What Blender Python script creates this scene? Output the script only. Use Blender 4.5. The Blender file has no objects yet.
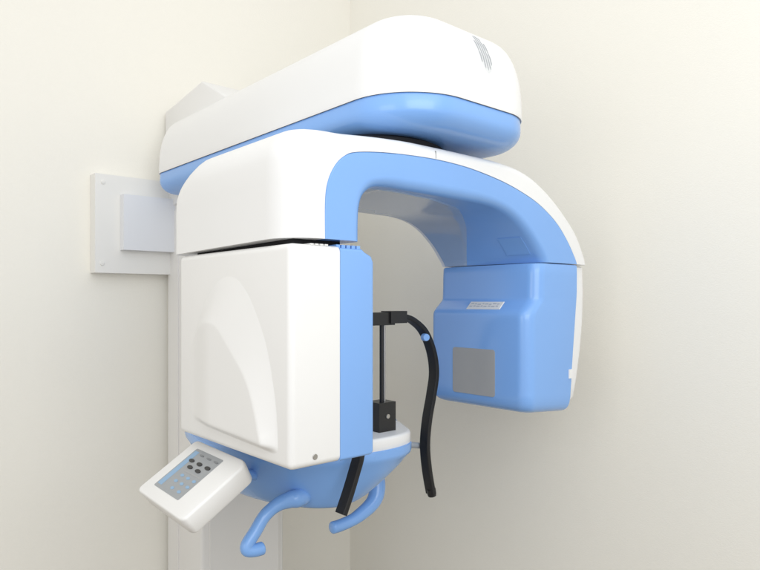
import bpy, bmesh, math, random
from mathutils import Vector, Matrix
from mathutils.bvhtree import BVHTree
from math import radians, sin, cos, pi
random.seed(4)
S = bpy.context.scene
C = S.collection
H = 1.42                                   # eye height above the floor

# ------------------------------------------------------------------ camera
cd = bpy.data.cameras.new("camera"); cam = bpy.data.objects.new("camera", cd); C.objects.link(cam)
S.camera = cam
cd.sensor_fit = 'HORIZONTAL'; cd.sensor_width = 36.0; cd.lens = 36.0 * 638 / 760
cd.shift_y = 15 / 760.0; cd.clip_start = 0.02; cd.clip_end = 200
f = Vector((.659, .753, 0)).normalized()
cam.location = (0, 0, H)
cam.rotation_euler = f.to_track_quat('-Z', 'Y').to_euler()

# ------------------------------------------------------------------ light
w = bpy.data.worlds.new("World"); S.world = w; w.use_nodes = True
w.node_tree.nodes['Background'].inputs[0].default_value = (1.0, 0.99, 0.97, 1)
w.node_tree.nodes['Background'].inputs[1].default_value = 0.90
def area(name, loc, target, sx, sy, power, col):
    l = bpy.data.lights.new(name, 'AREA'); l.shape = 'RECTANGLE'; l.size = sx; l.size_y = sy
    l.energy = power; l.color = col
    o = bpy.data.objects.new(name, l); C.objects.link(o)
    o.location = loc
    o.rotation_euler = (Vector(target) - Vector(loc)).to_track_quat('-Z', 'Y').to_euler()
    return o
area('ceiling_lamp', (0.55, -0.1, H + 1.35), (0.9, 1.1, H), 1.6, 1.6, 8, (.92, .97, 1.0))
area('near_eye_fill', (0.15, -0.75, H + .55), (1.1, 1.3, H), 1.5, 1.1, 15, (.93, .97, 1.0))  # added fill lamp behind the eye, brightens the niche beyond the arch
area('side_lamp', (-1.3, .5, H + .35), (1.6, 1.7, H - .1), 1.0, 1.0, 5, (.96, .985, 1.0))
S.view_settings.view_transform = 'Standard'; S.view_settings.look = 'None'
S.view_settings.exposure = 0.12; S.view_settings.gamma = 1
S.render.engine = 'CYCLES'

# ------------------------------------------------------------------ materials
def mat(name, col, rough=.4, spec=.5, metal=0, bump=0, bscale=200, var=0, vscale=6, coat=0, coords='Object'):
    m = bpy.data.materials.new(name); m.use_nodes = True
    nt = m.node_tree; b = nt.nodes['Principled BSDF']
    b.inputs['Base Color'].default_value = (*col, 1); b.inputs['Roughness'].default_value = rough
    b.inputs['Specular IOR Level'].default_value = spec; b.inputs['Metallic'].default_value = metal
    b.inputs['Coat Weight'].default_value = coat; b.inputs['Coat Roughness'].default_value = .08
    tc = nt.nodes.new('ShaderNodeTexCoord')
    if var:
        n = nt.nodes.new('ShaderNodeTexNoise'); n.inputs['Scale'].default_value = vscale; n.inputs['Detail'].default_value = 5
        nt.links.new(tc.outputs[coords], n.inputs['Vector'])
        r = nt.nodes.new('ShaderNodeMix'); r.data_type = 'RGBA'
        r.inputs[6].default_value = (*[c * (1 - var) for c in col], 1)
        r.inputs[7].default_value = (*[min(1, c * (1 + var)) for c in col], 1)
        nt.links.new(n.outputs['Fac'], r.inputs[0]); nt.links.new(r.outputs[2], b.inputs['Base Color'])
        rr = nt.nodes.new('ShaderNodeMapRange'); rr.inputs[3].default_value = rough * .88; rr.inputs[4].default_value = min(1, rough * 1.12)
        nt.links.new(n.outputs['Fac'], rr.inputs[0]); nt.links.new(rr.outputs[0], b.inputs['Roughness'])
    if bump:
        n2 = nt.nodes.new('ShaderNodeTexNoise'); n2.inputs['Scale'].default_value = bscale; n2.inputs['Detail'].default_value = 3
        nt.links.new(tc.outputs[coords], n2.inputs['Vector'])
        bp = nt.nodes.new('ShaderNodeBump'); bp.inputs['Strength'].default_value = bump; bp.inputs['Distance'].default_value = .001
        nt.links.new(n2.outputs['Fac'], bp.inputs['Height']); nt.links.new(bp.outputs[0], b.inputs['Normal'])
    return m
WHITE = mat('white_enamel', (.80, .80, .80), .32, .5, bump=.04, bscale=500, var=.012, vscale=4)
WHITE2 = mat('white_cover_plastic', (.78, .775, .765), .42, .45, bump=.06, bscale=600, var=.012, vscale=5)
COLM = mat('column_paint', (.77, .76, .74), .45, .4, bump=.05, bscale=400, var=.015, vscale=3)
BLUE = mat('blue_plastic', (.205, .405, .80), .24, .5, bump=.02, bscale=500, var=.02, vscale=5, coat=.15)
GREY = mat('grey_inner_cover', (.32, .42, .58), .12, .55, var=.02, coat=.5)
GRILLE = mat('grey_window', (.36, .365, .37), .5, .4, var=.03, vscale=30)
BLACK = mat('black_rubber', (.012, .012, .013), .5, .35, bump=.1, bscale=300)
BLKP = mat('black_plastic', (.015, .015, .016), .35, .4)
DARK = mat('dark_gap', (.01, .01, .012), .7, .2)
METAL = mat('screw_metal', (.45, .44, .42), .35, .5, metal=1)
PLATE = mat('plate_paint', (.79, .78, .75), .5, .4, bump=.05, bscale=300, var=.01)
PLATE2 = mat('cover_paint', (.75, .76, .785), .45, .4, var=.01)
SCREEN = mat('membrane_grey', (.31, .325, .34), .35, .5, var=.08, vscale=120)
SBLUE = mat('membrane_blue', (.25, .40, .58), .45, .5)
KEYG = mat('key_grey', (.22, .23, .24), .45, .4)
LBL = mat('label_white', (.75, .74, .72), .4, .4)
VENTG = mat('vent_grey', (.36, .37, .39), .5, .4)
FLOORM = mat('floor_vinyl', (.34, .30, .25), .5, .4, var=.06, vscale=3)

def wall_mat(name, col):
    m = mat(name, col, .85, .2)
    nt = m.node_tree; b = nt.nodes['Principled BSDF']
    tc = nt.nodes.new('ShaderNodeTexCoord')
    mp = nt.nodes.new('ShaderNodeMapping'); mp.inputs['Scale'].default_value = (1, 1, 1.6)
    nt.links.new(tc.outputs['Object'], mp.inputs[0])
    n1 = nt.nodes.new('ShaderNodeTexNoise'); n1.inputs['Scale'].default_value = 150; n1.inputs['Detail'].default_value = 4
    n1.inputs['Distortion'].default_value = .6
    n2 = nt.nodes.new('ShaderNodeTexNoise'); n2.inputs['Scale'].default_value = 2.2; n2.inputs['Detail'].default_value = 4
    v = nt.nodes.new('ShaderNodeTexVoronoi'); v.inputs['Scale'].default_value = 190
    for n in (n1, v): nt.links.new(mp.outputs[0], n.inputs['Vector'])
    nt.links.new(tc.outputs['Object'], n2.inputs['Vector'])
    a = nt.nodes.new('ShaderNodeMath'); a.operation = 'MULTIPLY_ADD'; a.inputs[1].default_value = .5
    nt.links.new(v.outputs['Distance'], a.inputs[0]); nt.links.new(n1.outputs['Fac'], a.inputs[2])
    bp = nt.nodes.new('ShaderNodeBump'); bp.inputs['Strength'].default_value = .25; bp.inputs['Distance'].default_value = .0012
    nt.links.new(a.outputs[0], bp.inputs['Height']); nt.links.new(bp.outputs[0], b.inputs['Normal'])
    mx = nt.nodes.new('ShaderNodeMix'); mx.data_type = 'RGBA'
    mx.inputs[6].default_value = (*[c * .965 for c in col], 1); mx.inputs[7].default_value = (*[c * 1.03 for c in col], 1)
    ad = nt.nodes.new('ShaderNodeMath'); ad.operation = 'MULTIPLY_ADD'; ad.inputs[1].default_value = .5
    nt.links.new(n1.outputs['Fac'], ad.inputs[0])
    hf = nt.nodes.new('ShaderNodeMath'); hf.operation = 'MULTIPLY'; hf.inputs[1].default_value = .5
    nt.links.new(n2.outputs['Fac'], hf.inputs[0]); nt.links.new(hf.outputs[0], ad.inputs[2])
    nt.links.new(ad.outputs[0], mx.inputs[0]); nt.links.new(mx.outputs[2], b.inputs['Base Color'])
    return m
WALL = wall_mat('cream_wallpaper', (.85, .828, .762))

# ------------------------------------------------------------------ helpers
def link(name, bm, m, parent=None, smooth=True, base=None, angle=35, mods=None):
    """one mesh object; bm is written with the eye at z=0, moved to the floor-based world here"""
    off = Vector((0, 0, H))
    root = parent
    while root is not None and root.parent is not None: root = root.parent
    o_loc = Vector((0, 0, 0))
    if root is not None: off -= root.location
    elif base is not None: o_loc = Vector(base); off -= o_loc
    bmesh.ops.translate(bm, vec=off, verts=bm.verts)
    bmesh.ops.recalc_face_normals(bm, faces=bm.faces)
    if smooth:
        for fc in bm.faces: fc.smooth = True
        for e in bm.edges:
            if len(e.link_faces) == 2 and e.calc_face_angle(0) > radians(angle): e.smooth = False
    me = bpy.data.meshes.new(name); bm.to_mesh(me); bm.free()
    o = bpy.data.objects.new(name, me); C.objects.link(o)
    for mm in (m if isinstance(m, list) else [m]): me.materials.append(mm)
    o.location = o_loc
    if parent is not None: o.parent = parent
    if mods: mods(o)
    return o
def tag(o, label=None, cat=None, group=None, kind=None):
    if label: o['label'] = label
    if cat: o['category'] = cat
    if group: o['group'] = group
    if kind: o['kind'] = kind
def box(bm, x0, x1, y0, y1, z0, z1):
    vs = [bm.verts.new((x, y, z)) for x in (x0, x1) for y in (y0, y1) for z in (z0, z1)]
    for q in ((0,1,3,2),(4,6,7,5),(0,4,5,1),(2,3,7,6),(0,2,6,4),(1,5,7,3)): bm.faces.new([vs[i] for i in q])
    return vs
def prism(pts, axis, a, b, bm=None):
    """polygon extruded along an axis: pts are the two other coordinates in order"""
    bm = bm or bmesh.new()
    def mk(p, t):
        if axis == 'x': return (t, p[0], p[1])
        if axis == 'y': return (p[0], t, p[1])
        return (p[0], p[1], t)
    A = [bm.verts.new(mk(p, a)) for p in pts]; B = [bm.verts.new(mk(p, b)) for p in pts]
    n = len(pts)
    bm.faces.new(A); bm.faces.new(B[::-1])
    for i in range(n): bm.faces.new((A[i], B[i], B[(i+1) % n], A[(i+1) % n]))
    bmesh.ops.recalc_face_normals(bm, faces=bm.faces)
    return bm
def bev(bm, wdt, seg=3, pred=None, minang=25):
    es = [e for e in bm.edges if len(e.link_faces) == 2 and e.calc_face_angle(0) > radians(minang)
          and (pred is None or pred((e.verts[0].co + e.verts[1].co) / 2, e))]
    if es: bmesh.ops.bevel(bm, geom=es, offset=wdt, segments=seg, profile=.5, affect='EDGES', clamp_overlap=True)
    return bm
def catmull(P, n, closed=False):
    P = [Vector(p) for p in P]; out = []
    m = len(P); segs = m if closed else m - 1
    for i in range(segs):
        if closed: p0, p1, p2, p3 = P[(i-1) % m], P[i], P[(i+1) % m], P[(i+2) % m]
        else: p0, p1, p2, p3 = P[max(i-1, 0)], P[i], P[i+1], P[min(i+2, m-1)]
        for k in range(n):
            t = k / n
            out.append(.5 * ((2*p1) + (p2-p0)*t + (2*p0-5*p1+4*p2-p3)*t*t + (3*p1-p0-3*p2+p3)*t**3))
    if not closed: out.append(P[-1])
    return out
def loft(rings, bm=None, cap=True, closed=True):
    bm = bm or bmesh.new()
    V = [[bm.verts.new(p) for p in r] for r in rings]
    n = len(V[0])
    for a, b in zip(V[:-1], V[1:]):
        for i in range(n if closed else n - 1):
            bm.faces.new((a[i], a[(i+1) % n], b[(i+1) % n], b[i]))
    if cap: bm.faces.new(V[0][::-1]); bm.faces.new(V[-1])
    return bm
def tube(path, r, seg=16, bm=None, flat=None, up=None):
    """sweep a round (or flat=(w,t) rounded-rectangle) section along a path; r may be a list"""
    P = [Vector(p) for p in path]; rings = []
    u = None
    for i, p in enumerate(P):
        t = (P[min(i+1, len(P)-1)] - P[max(i-1, 0)]).normalized()
        if up is not None: u = Vector(up)
        elif u is None: u = Vector((0, 0, 1)) if abs(t.z) < .9 else Vector((1, 0, 0))
        u = (u - t * u.dot(t)).normalized(); v = t.cross(u)
        rr = r[i] if isinstance(r, (list, tuple)) else r
        ring = []
        for k in range(seg):
            a = 2 * pi * k / seg
            if flat:
                e = .22; ca, sa = cos(a), sin(a)
                ring.append(p + u * (abs(ca)**e * (1 if ca >= 0 else -1) * flat[0]/2) + v * (abs(sa)**e * (1 if sa >= 0 else -1) * flat[1]/2))
            else: ring.append(p + u * cos(a) * rr + v * sin(a) * rr)
        rings.append(ring)
    return loft(rings, bm)
def disc(bm, c, axis, r, h, seg=24, top=None):
    c = Vector(c); a = Vector(axis).normalized()
    u = a.orthogonal().normalized(); v = a.cross(u)
    top = r if top is None else top
    return loft([[c + u*cos(2*pi*k/seg)*q + v*sin(2*pi*k/seg)*q + a*t for k in range(seg)] for q, t in ((r, 0), (r, h*.7), (top*.9, h))], bm)
def rrect(x0, x1, y0, y1, rs, seg=8):
    """rounded rectangle, rs = radii at (x0,y0),(x1,y0),(x1,y1),(x0,y1)"""
    out = []
    for (cx, cy, sx, sy, a0), r in zip(((x0, y0, 1, 1, pi), (x1, y0, -1, 1, 1.5*pi), (x1, y1, -1, -1, 0), (x0, y1, 1, -1, .5*pi)), rs):
        for k in range(seg + 1):
            a = a0 + .5*pi*k/seg
            out.append((cx + sx*r + r*cos(a), cy + sy*r + r*sin(a)))
    return out

# ------------------------------------------------------------------ setting
WY, WX = 2.30, 1.8294
def slab(name, x0, x1, y0, y1, z0, z1, m):
    bm = bmesh.new(); box(bm, x0, x1, y0, y1, z0, z1)
    o = link(name, bm, m, smooth=False); tag(o, kind='structure'); return o
slab('wall_left', -3.0, WX + .12, WY, WY + .12, -H, 1.6, WALL)
slab('wall_right', WX, WX + .12, -3.0, WY, -H, 1.6, WALL)
slab('floor', -3.0, WX + .12, -3.0, WY + .12, -H - .05, -H, FLOORM)

# wall plate behind the machine
t = bpy.data.objects.new('wall_plate', None); C.objects.link(t); t.location = (.88, WY, H + .09)
tag(t, 'cream metal mounting plate on the left wall, partly hidden behind the machine column', 'wall plate')
bm = bmesh.new(); box(bm, .6925, 1.12, 2.247, 2.2995, .0925, .428); bev(bm, .004, 3)
link('backing_plate', bm, PLATE, t)
bm = bmesh.new(); box(bm, .775, 1.10, 2.212, 2.2465, .172, .362); bev(bm, .003, 2)
link('cover_plate', bm, PLATE2, t)
for x, z in ((.715, .124), (.718, .40), (1.09, .124), (1.09, .40)):
    bm = bmesh.new(); disc(bm, (x, 2.2468, z), (0, -1, 0), .007, .003)
    box(bm, x-.005, x+.005, 2.2428, 2.2445, z-.0008, z+.0008)
    link('screw', bm, PLATE, t)

# ------------------------------------------------------------------ the machine
M = bpy.data.objects.new('dental_xray_machine', None); C.objects.link(M); M.location = (1.12, 2.13, 0)
tag(M, 'white and blue panoramic dental x-ray machine with arched rotating arm, standing in the corner', 'x-ray machine')

# column
bm = prism([(.957, 2.003), (1.283, 2.003), (1.283, 2.285), (.957, 2.285)], 'z', -H + .02, .55)
bev(bm, .012, 4, lambda c, e: abs((e.verts[0].co - e.verts[1].co).z) > .5)
col = link('column', bm, COLM, M)
bm = bmesh.new(); box(bm, .985, 1.255, 1.996, 2.0025, -H + .1, -.2); bev(bm, .003, 2)
link('front_panel', bm, COLM, col)
bm = bmesh.new(); box(bm, .9535, .9572, 2.18, 2.262, -H + .1, .32); bev(bm, .0012, 2)
link('side_trim', bm, COLM, col)
bm = bmesh.new(); box(bm, .93, 1.31, 1.93, 2.29, -H, -H + .02); bev(bm, .006, 2)
link('base_plate', bm, COLM, col)
bm = prism([(2.285, .33), (2.285, .690), (1.985, .728), (1.72, .585), (1.72, .40)], 'x', .95, 1.29)
bev(bm, .006, 3)
link('column_cap', bm, WHITE2, col)

# overhead arm: stacked offsets of its footprint
def finer(L, n=3): return [tuple(v) for v in catmull([(a[0], a[1], a[2] if len(a) > 2 else 0) for a in L], n)]
def foot(d, ry=0):
    return rrect(.866 + d, 1.325 - d, .912 + d, 2.175 - d, (max(.16-d, .012), max(.13-d, .012), max(.06-d, .01), max(.06-d, .01)), 20)
def stack(levels):
    return loft([[(x, y, z) for x, y in foot(d)] for z, d, _ in finer(levels)])
bm = stack([(.4335, .0), (.4345, -.003), (.475, -.002), (.51, .0015), (.545, .009), (.573, .020), (.595, .034), (.613, .054), (.625, .078), (.632, .105), (.636, .14), (.637, .18)])
head = link('overhead_arm', bm, WHITE, M, angle=50)
bm = stack([(.3605, .13), (.361, .085), (.3625, .056), (.3675, .032), (.377, .015), (.390, .004), (.405, .0), (.4285, .001), (.4325, .004)])
under = link('underside_cover', bm, BLUE, head, angle=50)
bm = disc(bmesh.new(), (1.005, 1.172, .334), (0, 0, 1), .17, .0275, 48)
link('hub_gap_shade', bm, DARK, head)  # hub disc widened and blackened to stand in for shade in the gap
# oval vent moulded into the rounded nose: recessed slits that follow the shell's profile
PROF = [(.475, -.002), (.51, .0015), (.545, .009), (.573, .020), (.595, .034), (.613, .054), (.625, .078)]
def nose(x, z, lift):
    for (z0, d0), (z1, d1) in zip(PROF[:-1], PROF[1:]):
        if z <= z1: break
    t = (z - z0) / (z1 - z0); n = Vector((0, -(z1 - z0), (d1 - d0))).normalized()
    return Vector((x, .912 + d0 + (d1 - d0) * t, z)) + n * lift
rows = []
for j in range(17):
    v = 2*j/16 - 1; e = math.sqrt(max(.004, 1 - v*v)); xc = 1.118 - v*.005
    rows.append([nose(xc + g*.0235*e, .556 + .049*v, l) for g, l in ((-1, -.001), (-.93, .0005), (0, .0007), (.93, .0005), (1, -.001))])
link('vent_panel', loft(rows), mat('vent_panel_grey', (.66, .67, .68), .45), head)
bm = bmesh.new()
for k in range(5):
    q = (k - 2) / 2.6; e = math.sqrt(1 - q*q)
    rows = [nose(1.118 + q*.021 - (j/14 - .5)*.010*e, .556 + .043*e*(2*j/14 - 1), .0006) for j in range(15)]
    tube(rows, [.0004] + [.0015]*13 + [.0004], 8, bm)
link('vent', bm, VENTG, head)

# rotating arch
NS = 5
Ok = [(.633,.115),(.633,.195),(.633,.245),(.637,.280),(.653,.309),(.688,.330),(.80,.336),(.92,.337),(1.023,.338),(1.13,.338),(1.25,.336),(1.345,.323),(1.43,.290),(1.51,.2405),(1.575,.187),(1.615,.132),(1.63,.0985)]
Mk = [(.7106,.115),(.7106,.1876),(.7176,.226),(.7341,.2565),(.7557,.2768),(.7829,.2887),(.8477,.2986),(.9316,.3051),(1.023,.3078),(1.123,.3038),(1.2328,.2898),(1.3205,.2706),(1.3973,.2456),(1.4697,.2074),(1.522,.1628),(1.5614,.1157),(1.571,.0985)]
Ik = [(.801,.115),(.801,.155),(.8025,.178),(.8085,.200),(.822,.217),(.843,.228),(.88,.232),(.94,.232),(1.02,.232),(1.11,.231),(1.19,.2285),(1.25,.22),(1.3,.202),(1.345,.174),(1.38,.145),(1.408,.115),(1.419,.0985)]
Oc, Mc, Ic = [catmull([(a, 0, b) for a, b in K], NS) for K in (Ok, Mk, Ik)]
def yback(x):
    t = min(1, max(0, (x - .80) / .27)); t = t*t*(3-2*t)
    return 1.485 + (1.302 - 1.485) * t
def ishift(p, y):     # the opening narrows a little towards the back
    t = min(1, max(0, (p.x - 1.1) / .3)); k = (y - .97) / .33
    return Vector((p.x - .033 * t * k, y, p.z))
YF = .9686
def arc2(c, r, a0, a1, n=6): return [(c[0] + r*cos(a0+(a1-a0)*k/n), c[1] + r*sin(a0+(a1-a0)*k/n)) for k in range(n+1)]
rings = []
for o_, m_, i_ in zip(Oc, Mc, Ic):
    inn = (m_ - o_); th = inn.length; inn = inn / th
    ii = (i_ - o_); L = ii.length
    yb = yback(o_.x); rf, rb = min(.022, th*.9), .034
    sec = [(th, YF)]
    lf = min(1, max(0, (.95 - o_.x) / .22)); lf = lf*lf*(3-2*lf)
    ra = rf + (min(.066, th*.88) - rf) * lf; rb_ = rf + (.085 - rf) * lf
    sec += [(ra + ra*cos(q), YF + rb_ + rb_*sin(q)) for q in [-pi/2 - pi/2*k/10 for k in range(11)]]
    sec += [(0, yb - q) for q in (.17, .14, .115, .09, .07, .05)]
    sec += arc2((rb, yb - rb), rb, pi, pi/2, 6)
    ring = [Vector((o_.x, 0, o_.z)) + inn * d + Vector((0, y, 0)) for d, y in sec]
    for p in ring[1:]:
        q = max(0, p.y - (yb - .13)) / .13; lf = min(1, max(0, (1.0 - o_.x) / .2)) * min(1, max(0, (o_.z - .13) / .12))
        p.z -= .055 * q * q * lf
    ipt = ishift(Vector((i_.x, 0, i_.z)), yb)
    ring.append(ipt)
    ipt2 = ishift(Vector((i_.x, 0, i_.z)), yb - .012); ring.append(ipt2)
    ring.append(Vector((m_.x, yb - .014, m_.z)))
    for p in ring:
        if p.z < .14 and p.x < .9: p.z -= .0075 * max(0, (p.y - 1.03) / .45)
    rings.append(ring)
bm = loft(rings)
arch = link('rotating_arm', bm, WHITE, M, angle=40)
def ybound(x):
    K = [(.7, .995), (.95, 1.0), (1.06, 1.02), (1.2, 1.07), (1.32, 1.14), (1.42, 1.215)]
    for (a, b), (c, d) in zip(K[:-1], K[1:]):
        if x <= c: return b + (d-b) * (x-a)/(c-a)
    return K[-1][1]
rings = []
for o_, m_, i_ in zip(Oc, Mc, Ic):
    yb = yback(o_.x) - .0125; yf = YF - .0012
    i0 = Vector((i_.x, 0, i_.z)); m0 = Vector((m_.x, 0, m_.z)); dr = (m0 - i0); L = dr.length; dr /= L
    r = .024
    ring = [m0 + dr * -.0004 + Vector((0, yf + .003, 0)), m0 - dr * .003 + Vector((0, yf, 0))]
    for d, y in arc2((r, yf + r), r, -pi/2, -pi, 7):
        ring.append(ishift(i0 + Vector((0, y, 0)), y) + dr * d)
    y0 = ybound(i_.x)
    for k in range(7):
        y = y0 + (yb - y0) * k / 6; ring.append(ishift(i0, y))
    ring.append(Vector((m0.x, yb, m0.z)) - dr*.0004)
    rings.append(ring)
bm = loft(rings)
liner = link('arm_liner', bm, BLUE, arch, angle=40)
rings = []
for k, (o_, m_, i_) in enumerate(zip(Oc, Mc, Ic)):
    if k < 3: continue
    i0 = Vector((i_.x, 0, i_.z)); dr = (Vector((m_.x, 0, m_.z)) - i0).normalized()
    y0, y1 = ybound(i_.x), yback(o_.x) - .0125
    ys = [y0 + (y1 - y0) * j / 6 for j in range(7)]
    rings.append([ishift(i0, y0) + dr*.002, ishift(i0, y0) - dr*.001] + [ishift(i0, y0 + .003) - dr*.003] + [ishift(i0, y) - dr*.003 for y in ys[1:]] + [ishift(i0, y1) + dr*.002])
link('inner_cover', loft(rings), GREY, arch, angle=30)
# small service label inside the arch, seam and recess on the top
bm = bmesh.new()
rr = []
for m_, i_ in zip(Mc, Ic):
    if .116 < i_.z < .166 and i_.x > 1.3:
        i0 = Vector((i_.x, 0, i_.z)); dr = (Vector((m_.x, 0, m_.z)) - i0).normalized()
        rr.append([ishift(i0, y) - dr*h for y, h in ((1.0, -.001), (1.0, .0016), (1.02, .0019), (1.045, .0021), (1.07, .0021), (1.07, -.001))])
link('service_label', loft(rr), mat('label_blue', (.205, .41, .795), .42, .45), arch, angle=30)
bm = bmesh.new(); box(bm, 1.0092, 1.0105, .9682, .975, .309, .326); link('seam', bm, KEYG, arch, smooth=False)
bm = disc(bmesh.new(), (.838, 1.03, .2305), (0, 0, -1), .012, .006); link('sensor_lens', bm, BLKP, arch)

# left housing (x-ray tube side)
X0, XS, X1, Y0, Y1, ZB, ZT = .633, .746, .831, YF, 1.44, -.3095, .1035
bm = prism([(X0, ZB), (XS, ZB), (XS, ZT), (X0, ZT)], 'y', Y0, Y1)
bev(bm, .013, 5, lambda c, e: not (c.x > XS - .001))
hous = link('tube_housing', bm, WHITE2, M, angle=60)
bm = prism([(XS + .0004, ZB + .001), (X1 - .004, ZB + .001), (X1, ZB + .008), (X1, ZT - .028), (X1 - .006, ZT - .016), (X1 - .022, ZT - .009), (X1 - .03, ZT - .003), (XS + .0004, ZT - .003)], 'y', Y0 - .001, Y1 - .01)
bev(bm, .006, 4, lambda c, e: not (c.x < XS + .001), minang=40)
link('side_cover', bm, BLUE, hous, angle=50)
# swivel collar between arch and housing
bm = bmesh.new(); box(bm, .66, .77, 1.0, 1.40, ZT - .005, .1165); link('swivel_collar', bm, DARK, hous, smooth=False)
bm = bmesh.new()
for k in range(5):
    x = .742 + k * .0125
    box(bm, x, x + .0088, YF + .006, YF + .03, ZT - .004, .1065)
bev(bm, .0015, 2); link('index_teeth', bm, BLUE, hous)
bm = bmesh.new()
for k in range(4):
    x = .682 + k * .011
    box(bm, x, x + .007, YF + .006, YF + .03, ZT - .001, .1055)
bev(bm, .0012, 2); link('index_teeth', bm, WHITE2, hous)
# raised crescent on the left face
outer = [(1.43,-.33),(1.425,-.2),(1.405,-.145),(1.376,-.110),(1.3485,-.0662),(1.321,-.0177),(1.2824,.0195),(1.2450,.043),(1.2097,.052),(1.1780,.050),(1.1507,.0402),(1.107,.0047),(1.063,-.0563),(1.0384,-.1071),(1.0157,-.1898),(1.009,-.2586),(1.010,-.33)]
inner = [(1.43,-.33),(1.425,-.22),(1.405,-.165),(1.380,-.122),(1.3613,-.0971),(1.340,-.073),(1.3161,-.0596),(1.290,-.051),(1.2591,-.0485),(1.2340,-.050),(1.2097,-.0595),(1.1606,-.0971),(1.0974,-.150),(1.0646,-.203),(1.0464,-.250),(1.0400,-.268),(1.034,-.33)]
oc = [(p.y, p.z) for p in catmull([(0, a, b) for a, b in outer], 5)]
ic = [(p.y, p.z) for p in catmull([(0, a, b) for a, b in inner], 5)]
def inside(P, y, z):
    c = False
    for i in range(len(P)):
        (y1, z1), (y2, z2) = P[i-1], P[i]
        if (z1 > z) != (z2 > z) and y < (y2-y1) * (z-z1) / (z2-z1) + y1: c = not c
    return c
def dist(P, y, z):
    best = 9
    for (y1, z1), (y2, z2) in zip(P[:-1], P[1:]):
        dy, dz = y2-y1, z2-z1
        t = min(1, max(0, ((y-y1)*dy + (z-z1)*dz) / (dy*dy + dz*dz + 1e-12)))
        best = min(best, (y-y1-t*dy)**2 + (z-z1-t*dz)**2)
    return math.sqrt(best)
sm = lambda t: (lambda q: q*q*(3-2*q))(min(1, max(0, t)))
hh = .021
bm = bmesh.new(); NY, NZ = 96, 90; G = []
for a in range(NY + 1):
    y = 1.0 + (1.392 - 1.0) * a / NY; row = []
    zb = -.291 + .036 * (y - 1.03)
    for b in range(NZ + 1):
        z = zb + (.058 - zb) * b / NZ
        if inside(ic, y, z): h_ = 1.0
        elif inside(oc, y, z):
            do, di = dist(oc, y, z), dist(ic, y, z); h_ = do / (do + di)
        else: h_ = 0.0
        h_ *= sm((1.390 - y) / .15) * sm((z - zb - .004) / .018)
        row.append(bm.verts.new((X0 + .0007 - hh * h_, y, z)))
    G.append(row)
for a in range(NY):
    for b in range(NZ): bm.faces.new((G[a][b], G[a+1][b], G[a+1][b+1], G[a][b+1]))
bmesh.ops.delete(bm, geom=[v for v in bm.verts if all(w_.co.x > X0 + .0005 for f_ in v.link_faces for w_ in f_.verts)], context='VERTS')
link('crescent_relief', bm, WHITE2, hous, angle=40)
bm = disc(bmesh.new(), (.6877, Y0 + .0005, -.2905), (0, -1, 0), .0055, .002); box(bm, .684, .6915, Y0-.0022, Y0-.001, -.2912, -.2898)
link('screw', bm, METAL, hous)

# right housing (sensor side)
def xr_(z): return 1.575 - max(0, (.02 - z)) * .12
def rfoot(xl, d, z):
    x1 = xr_(z)
    return [(x, y, z - (max(0, x - xl) * .075 if z < -.2 else 0)) for x, y in rrect(xl + d, x1 - d*.3, YF + d, 1.312 - d, (max(.036 - d*.4, .01), .006, .02, .02), 8)]
lv = [(.094, 1.392, .004), (.0915, 1.389, .0), (.04, 1.387, 0), (.012, 1.386, 0), (.003, 1.385, 0), (-.003, 1.381, 0), (-.012, 1.371, 0), (-.024, 1.357, 0), (-.033, 1.349, 0), (-.042, 1.3455, 0), (-.06, 1.345, 0), (-.09, 1.345, 0), (-.13, 1.345, 0), (-.17, 1.345, 0), (-.21, 1.345, 0), (-.235, 1.345, 0),
      (-.25, 1.345, 0), (-.268, 1.345, .002), (-.280, 1.345, .007), (-.287, 1.345, .015), (-.291, 1.345, .028), (-.293, 1.345, .05)]
bm = loft([rfoot(xl, d, z) for z, xl, d in finer(lv, 2)])
sens = link('sensor_housing', bm, BLUE, M, angle=45)
bm = loft([[(x, y, z) for x, y in rrect(xr_(z) + .0006, xr, .982 + d, 1.296 - d, (.004, .02, .02, .004), 6)] for z, xr, d in
           ((.0945, 1.630, .004), (.091, 1.634, 0), (.02, 1.638, 0), (-.06, 1.634, 0), (-.14, 1.622, 0), (-.22, 1.603, 0), (-.268, 1.588, 0), (-.282, 1.578, .008))])
link('back_shell', bm, WHITE, sens, angle=45)
bm = prism(rrect(1.0733, 1.2231, -.2585, -.1325, (.008,)*4, 5), 'x', 1.3438, 1.3452)
link('detector_window', bm, GRILLE, sens, smooth=False)
# name plate on the ledge
nx = Vector((-.72, 0, .52)).normalized()
def ledge(y, z):   # point on the sloping ledge
    t = (-.003 - z) / .030
    return Vector((1.381 - .032 * t - .0012, y, z))
bm = loft([[ledge(1.066, -.005) , ledge(1.184, -.005), ledge(1.184, -.0255), ledge(1.066, -.0255)],
           [p + Vector((-.0014, 0, .0012)) for p in (ledge(1.068, -.006), ledge(1.182, -.006), ledge(1.182, -.0245), ledge(1.068, -.0245))]])
npl = link('name_plate', bm, LBL, sens, smooth=False)
bm = bmesh.new()
y = 1.176
for k, wd in enumerate((.010, .008, .012, .007, .011, .009, .012, .008)):
    a, b = -.0095 - .001*(k % 3), -.0205 + .0008*(k % 2)
    for za, zb in ((a, a - .0032), (b + .0032, b)):
        pts = [ledge(y, za), ledge(y - wd, za), ledge(y - wd, zb), ledge(y, zb)]
        o1 = Vector((-.0012, 0, .0012)); o2 = o1 * 1.4
        loft([[p + o1 for p in pts], [p + o2 for p in pts]], bm)
    y -= wd + .0032
link('lettering', bm, mat('letter_grey', (.48, .50, .54), .5), npl, smooth=False)
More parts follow.
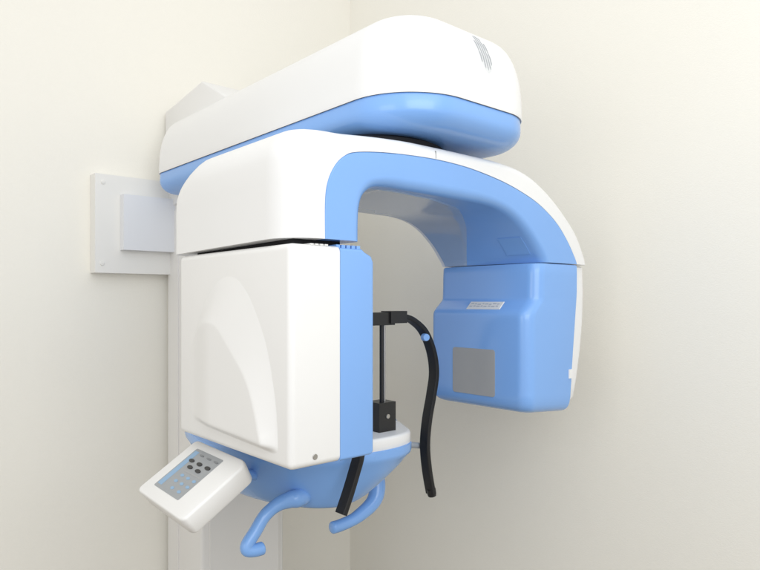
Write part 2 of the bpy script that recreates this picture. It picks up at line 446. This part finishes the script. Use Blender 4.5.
bm = bmesh.new(); box(bm, 1.529, 1.546, YF - .003, YF + .002, -.2135, -.189); bev(bm, .002, 2)
link('latch', bm, WHITE, sens)

# chin-rest carrier under the left housing, reaching to the column
top = [(1.150,1.21),(1.115,1.155),(1.04,1.132),(.93,1.145),(.82,1.21),(.745,1.36),(.728,1.54),(.80,1.78),(.98,1.985),(1.25,1.985),(1.38,1.80),(1.36,1.52),(1.23,1.32)]
bot = [(1.02,1.27),(1.0,1.225),(.96,1.205),(.92,1.205),(.865,1.245),(.815,1.345),(.80,1.52),(.87,1.74),(1.0,1.94),(1.2,1.94),(1.26,1.78),(1.24,1.52),(1.12,1.33)]
T = catmull([(a, b, 0) for a, b in top], 6, True); B = catmull([(a, b, 0) for a, b in bot], 6, True)
rings = []
for z, k in ((-.3575, .03), (-.359, .0), (-.375, .0), (-.382, .02), (-.388, .08), (-.41, .22), (-.435, .42), (-.46, .64), (-.478, .82), (-.487, .94), (-.492, 1.05), (-.494, 1.3)):
    rings.append([Vector((a.x + (b.x-a.x)*k, a.y + (b.y-a.y)*k, z)) for a, b in zip(T, B)])
table = link('chin_rest_carrier', loft(rings), BLUE, M, angle=50)
# white top slab and chin post
tp = [(1.150,1.212),(1.114,1.158),(1.04,1.136),(.95,1.145),(.90,1.20),(.90,1.32),(.98,1.36),(1.14,1.36),(1.185,1.29)]
Tp = catmull([(a, b, 0) for a, b in tp], 6, True); cc = Vector((1.04, 1.24, 0))
bm = loft([[Vector((p.x + (cc.x-p.x)*k, p.y + (cc.y-p.y)*k, z)) for p in Tp] for z, k in ((-.3585, .01), (-.357, 0), (-.336, 0), (-.3315, .012), (-.329, .03), (-.328, .08))])
link('top_plate', bm, WHITE, table, angle=50)
bm = bmesh.new(); box(bm, 1.035, 1.090, 1.185, 1.235, -.3285, -.2555); bev(bm, .003, 2)
post = link('chin_post', bm, BLKP, M)
bm = tube([(1.060, 1.205, -.257), (1.060, 1.205, -.05)], .0055, 12); link('rod', bm, BLKP, post)
bm = tube([(1.073, 1.208, -.257), (1.073, 1.208, -.05)], .0025, 10); link('rod', bm, METAL, post)
bm = bmesh.new(); box(bm, .95, 1.09, 1.188, 1.216, -.063, -.031); bev(bm, .005, 3)
box(bm, 1.072, 1.128, 1.183, 1.221, -.059, -.028)
head_s = link('head_support', bm, BLKP, M)
bm = disc(bmesh.new(), (1.0625, 1.1855, -.29), (0, -1, 0), .006, .003); link('screw', bm, METAL, post)
# curved temple bands
R_ = [(1.10,1.2,-.040),(1.13,1.2,-.043),(1.1614,1.2,-.0535),(1.202,1.2,-.0823),(1.2323,1.2,-.1344),(1.2439,1.2,-.1944),(1.2333,1.2,-.2553),(1.2171,1.2,-.3206),(1.2095,1.2,-.3863),(1.2171,1.2,-.4542),(1.2323,1.2,-.520)]
bm = tube(catmull(R_, 6), 0, 20, flat=(.029, .013), up=(0, 1, 0)); link('temple_band', bm, BLACK, head_s)
L_ = [(.965,1.2,-.043),(.935,1.18,-.046),(.905,1.14,-.0585),(.865,1.11,-.10),(.855,1.108,-.18),(.885,1.108,-.26),(.905,1.108,-.31),(.9058,1.108,-.3479),(.8943,1.11,-.3862),(.8773,1.11,-.4275),(.8577,1.11,-.4696)]
bm = tube(catmull(L_, 6), 0, 20, flat=(.030, .013), up=(0, 1, 0)); link('temple_band', bm, BLACK, head_s)
bm = disc(bmesh.new(), (1.2323, 1.2, -.507), (.22, 0, -1), .0125, .02); link('end_stop', bm, BLKP, head_s)
bm = disc(bmesh.new(), (1.196, 1.19, -.098), (-.3, -1, 0), .010, .014); link('knob', bm, BLUE, head_s)
bm = tube([(1.16, 1.24, -.383), (1.215, 1.225, -.393)], .008, 12); link('band_link', bm, mat('link_grey', (.35, .38, .42), .35), head_s)

# hand grips
def grip(pts, rad):
    P = catmull(pts, 12); n = len(P)
    rs = [rad(i/(n-1)) for i in range(n)]
    bm = tube(P, rs, 18); o = link('handle', bm, BLUE, M)
    return o
def capd(t, t0=.955): return 1 if t < t0 else math.sqrt(max(.02, 1 - ((t-t0)/(1-t0))**2))
grip([(.90,1.27,-.452),(.8378,1.24,-.4585),(.8103,1.24,-.459),(.7780,1.24,-.463),(.7443,1.24,-.4807),(.7200,1.24,-.5101),(.7000,1.24,-.534),(.7000,1.238,-.5455),(.7180,1.234,-.5490),(.7380,1.232,-.5480)],
     lambda t: (.025 - .0105*min(1, t*2.6)) * capd(t))
grip([(1.13,1.33,-.45),(1.135,1.31,-.50),(1.115,1.30,-.540),(1.0575,1.3,-.5696),(1.0045,1.3,-.5783),(.9725,1.3,-.5785)],
     lambda t: (.027 - .0115*min(1, t*1.5)) * capd(t, .94))

# tilted control panel
Lp = Vector((.5276, 1.4275, -.4215)); U = Vector((-.0109, -.2617, -.0009)); Vv = Vector((.1400, -.0059, .0915)); N = U.cross(Vv).normalized()
if N.z < 0: N = -N
def pp(u, v, h=0): return Lp + U*u + Vv*v + N*h
def ppoly(pts, h0, h1, bm=None): return loft([[pp(u, v, h0) for u, v in pts], [pp(u, v, h1) for u, v in pts]], bm)
E0 = rrect(0, 1, 0, 1, (.07, .07, .11, .06), 6)
def shr(pts, k): return [(.5 + (a-.5)*(1-k), .5 + (b-.5)*(1-k)) for a, b in pts]
bm = loft([[pp(a, b, h) for a, b in shr(E0, k)] for h, k in ((-.046, .10), (-.045, .06), (-.041, .04), (-.006, .0), (-.0025, .006), (-.0006, .02), (0, .04))])
panel = link('control_panel', bm, WHITE2, M, angle=40)
scr = link('membrane_screen', ppoly(rrect(.17, .70, .17, .88, (.02,)*4, 4), -.0004, .0008), SCREEN, panel, smooth=False)
link('blue_stripe', ppoly([(.19, .22), (.27, .22), (.27, .84), (.19, .84)], .0008, .0012), SBLUE, scr, smooth=False)
def keys(name, spots, su, sv, m, h=.0022):
    for (u, v) in spots:
        link(name, ppoly([(u + su*cos(a), v + sv*sin(a)) for a in [2*pi*k/14 for k in range(14)]], .0008, h), m, scr, angle=40)
keys('key', [(.30, .69), (.46, .69), (.62, .69), (.38, .60), (.54, .60)], .047, .027, BLKP)
keys('key', [(.36, .81), (.50, .81), (.64, .81)], .040, .014, KEYG)
keys('key', [(.40, .46), (.52, .46), (.64, .46), (.40, .36), (.52, .36), (.64, .36), (.46, .26), (.60, .26)], .030, .022, SBLUE, .0014)
link('readout', ppoly([(.34, .52), (.67, .52), (.67, .54), (.34, .54)], .0008, .0012), GRILLE, scr, smooth=False)
bm = tube([pp(.5, .55, -.03), pp(.5, .9, -.042), (.82, 1.36, -.435)], .012, 16); link('panel_bracket', bm, BLUE, panel)
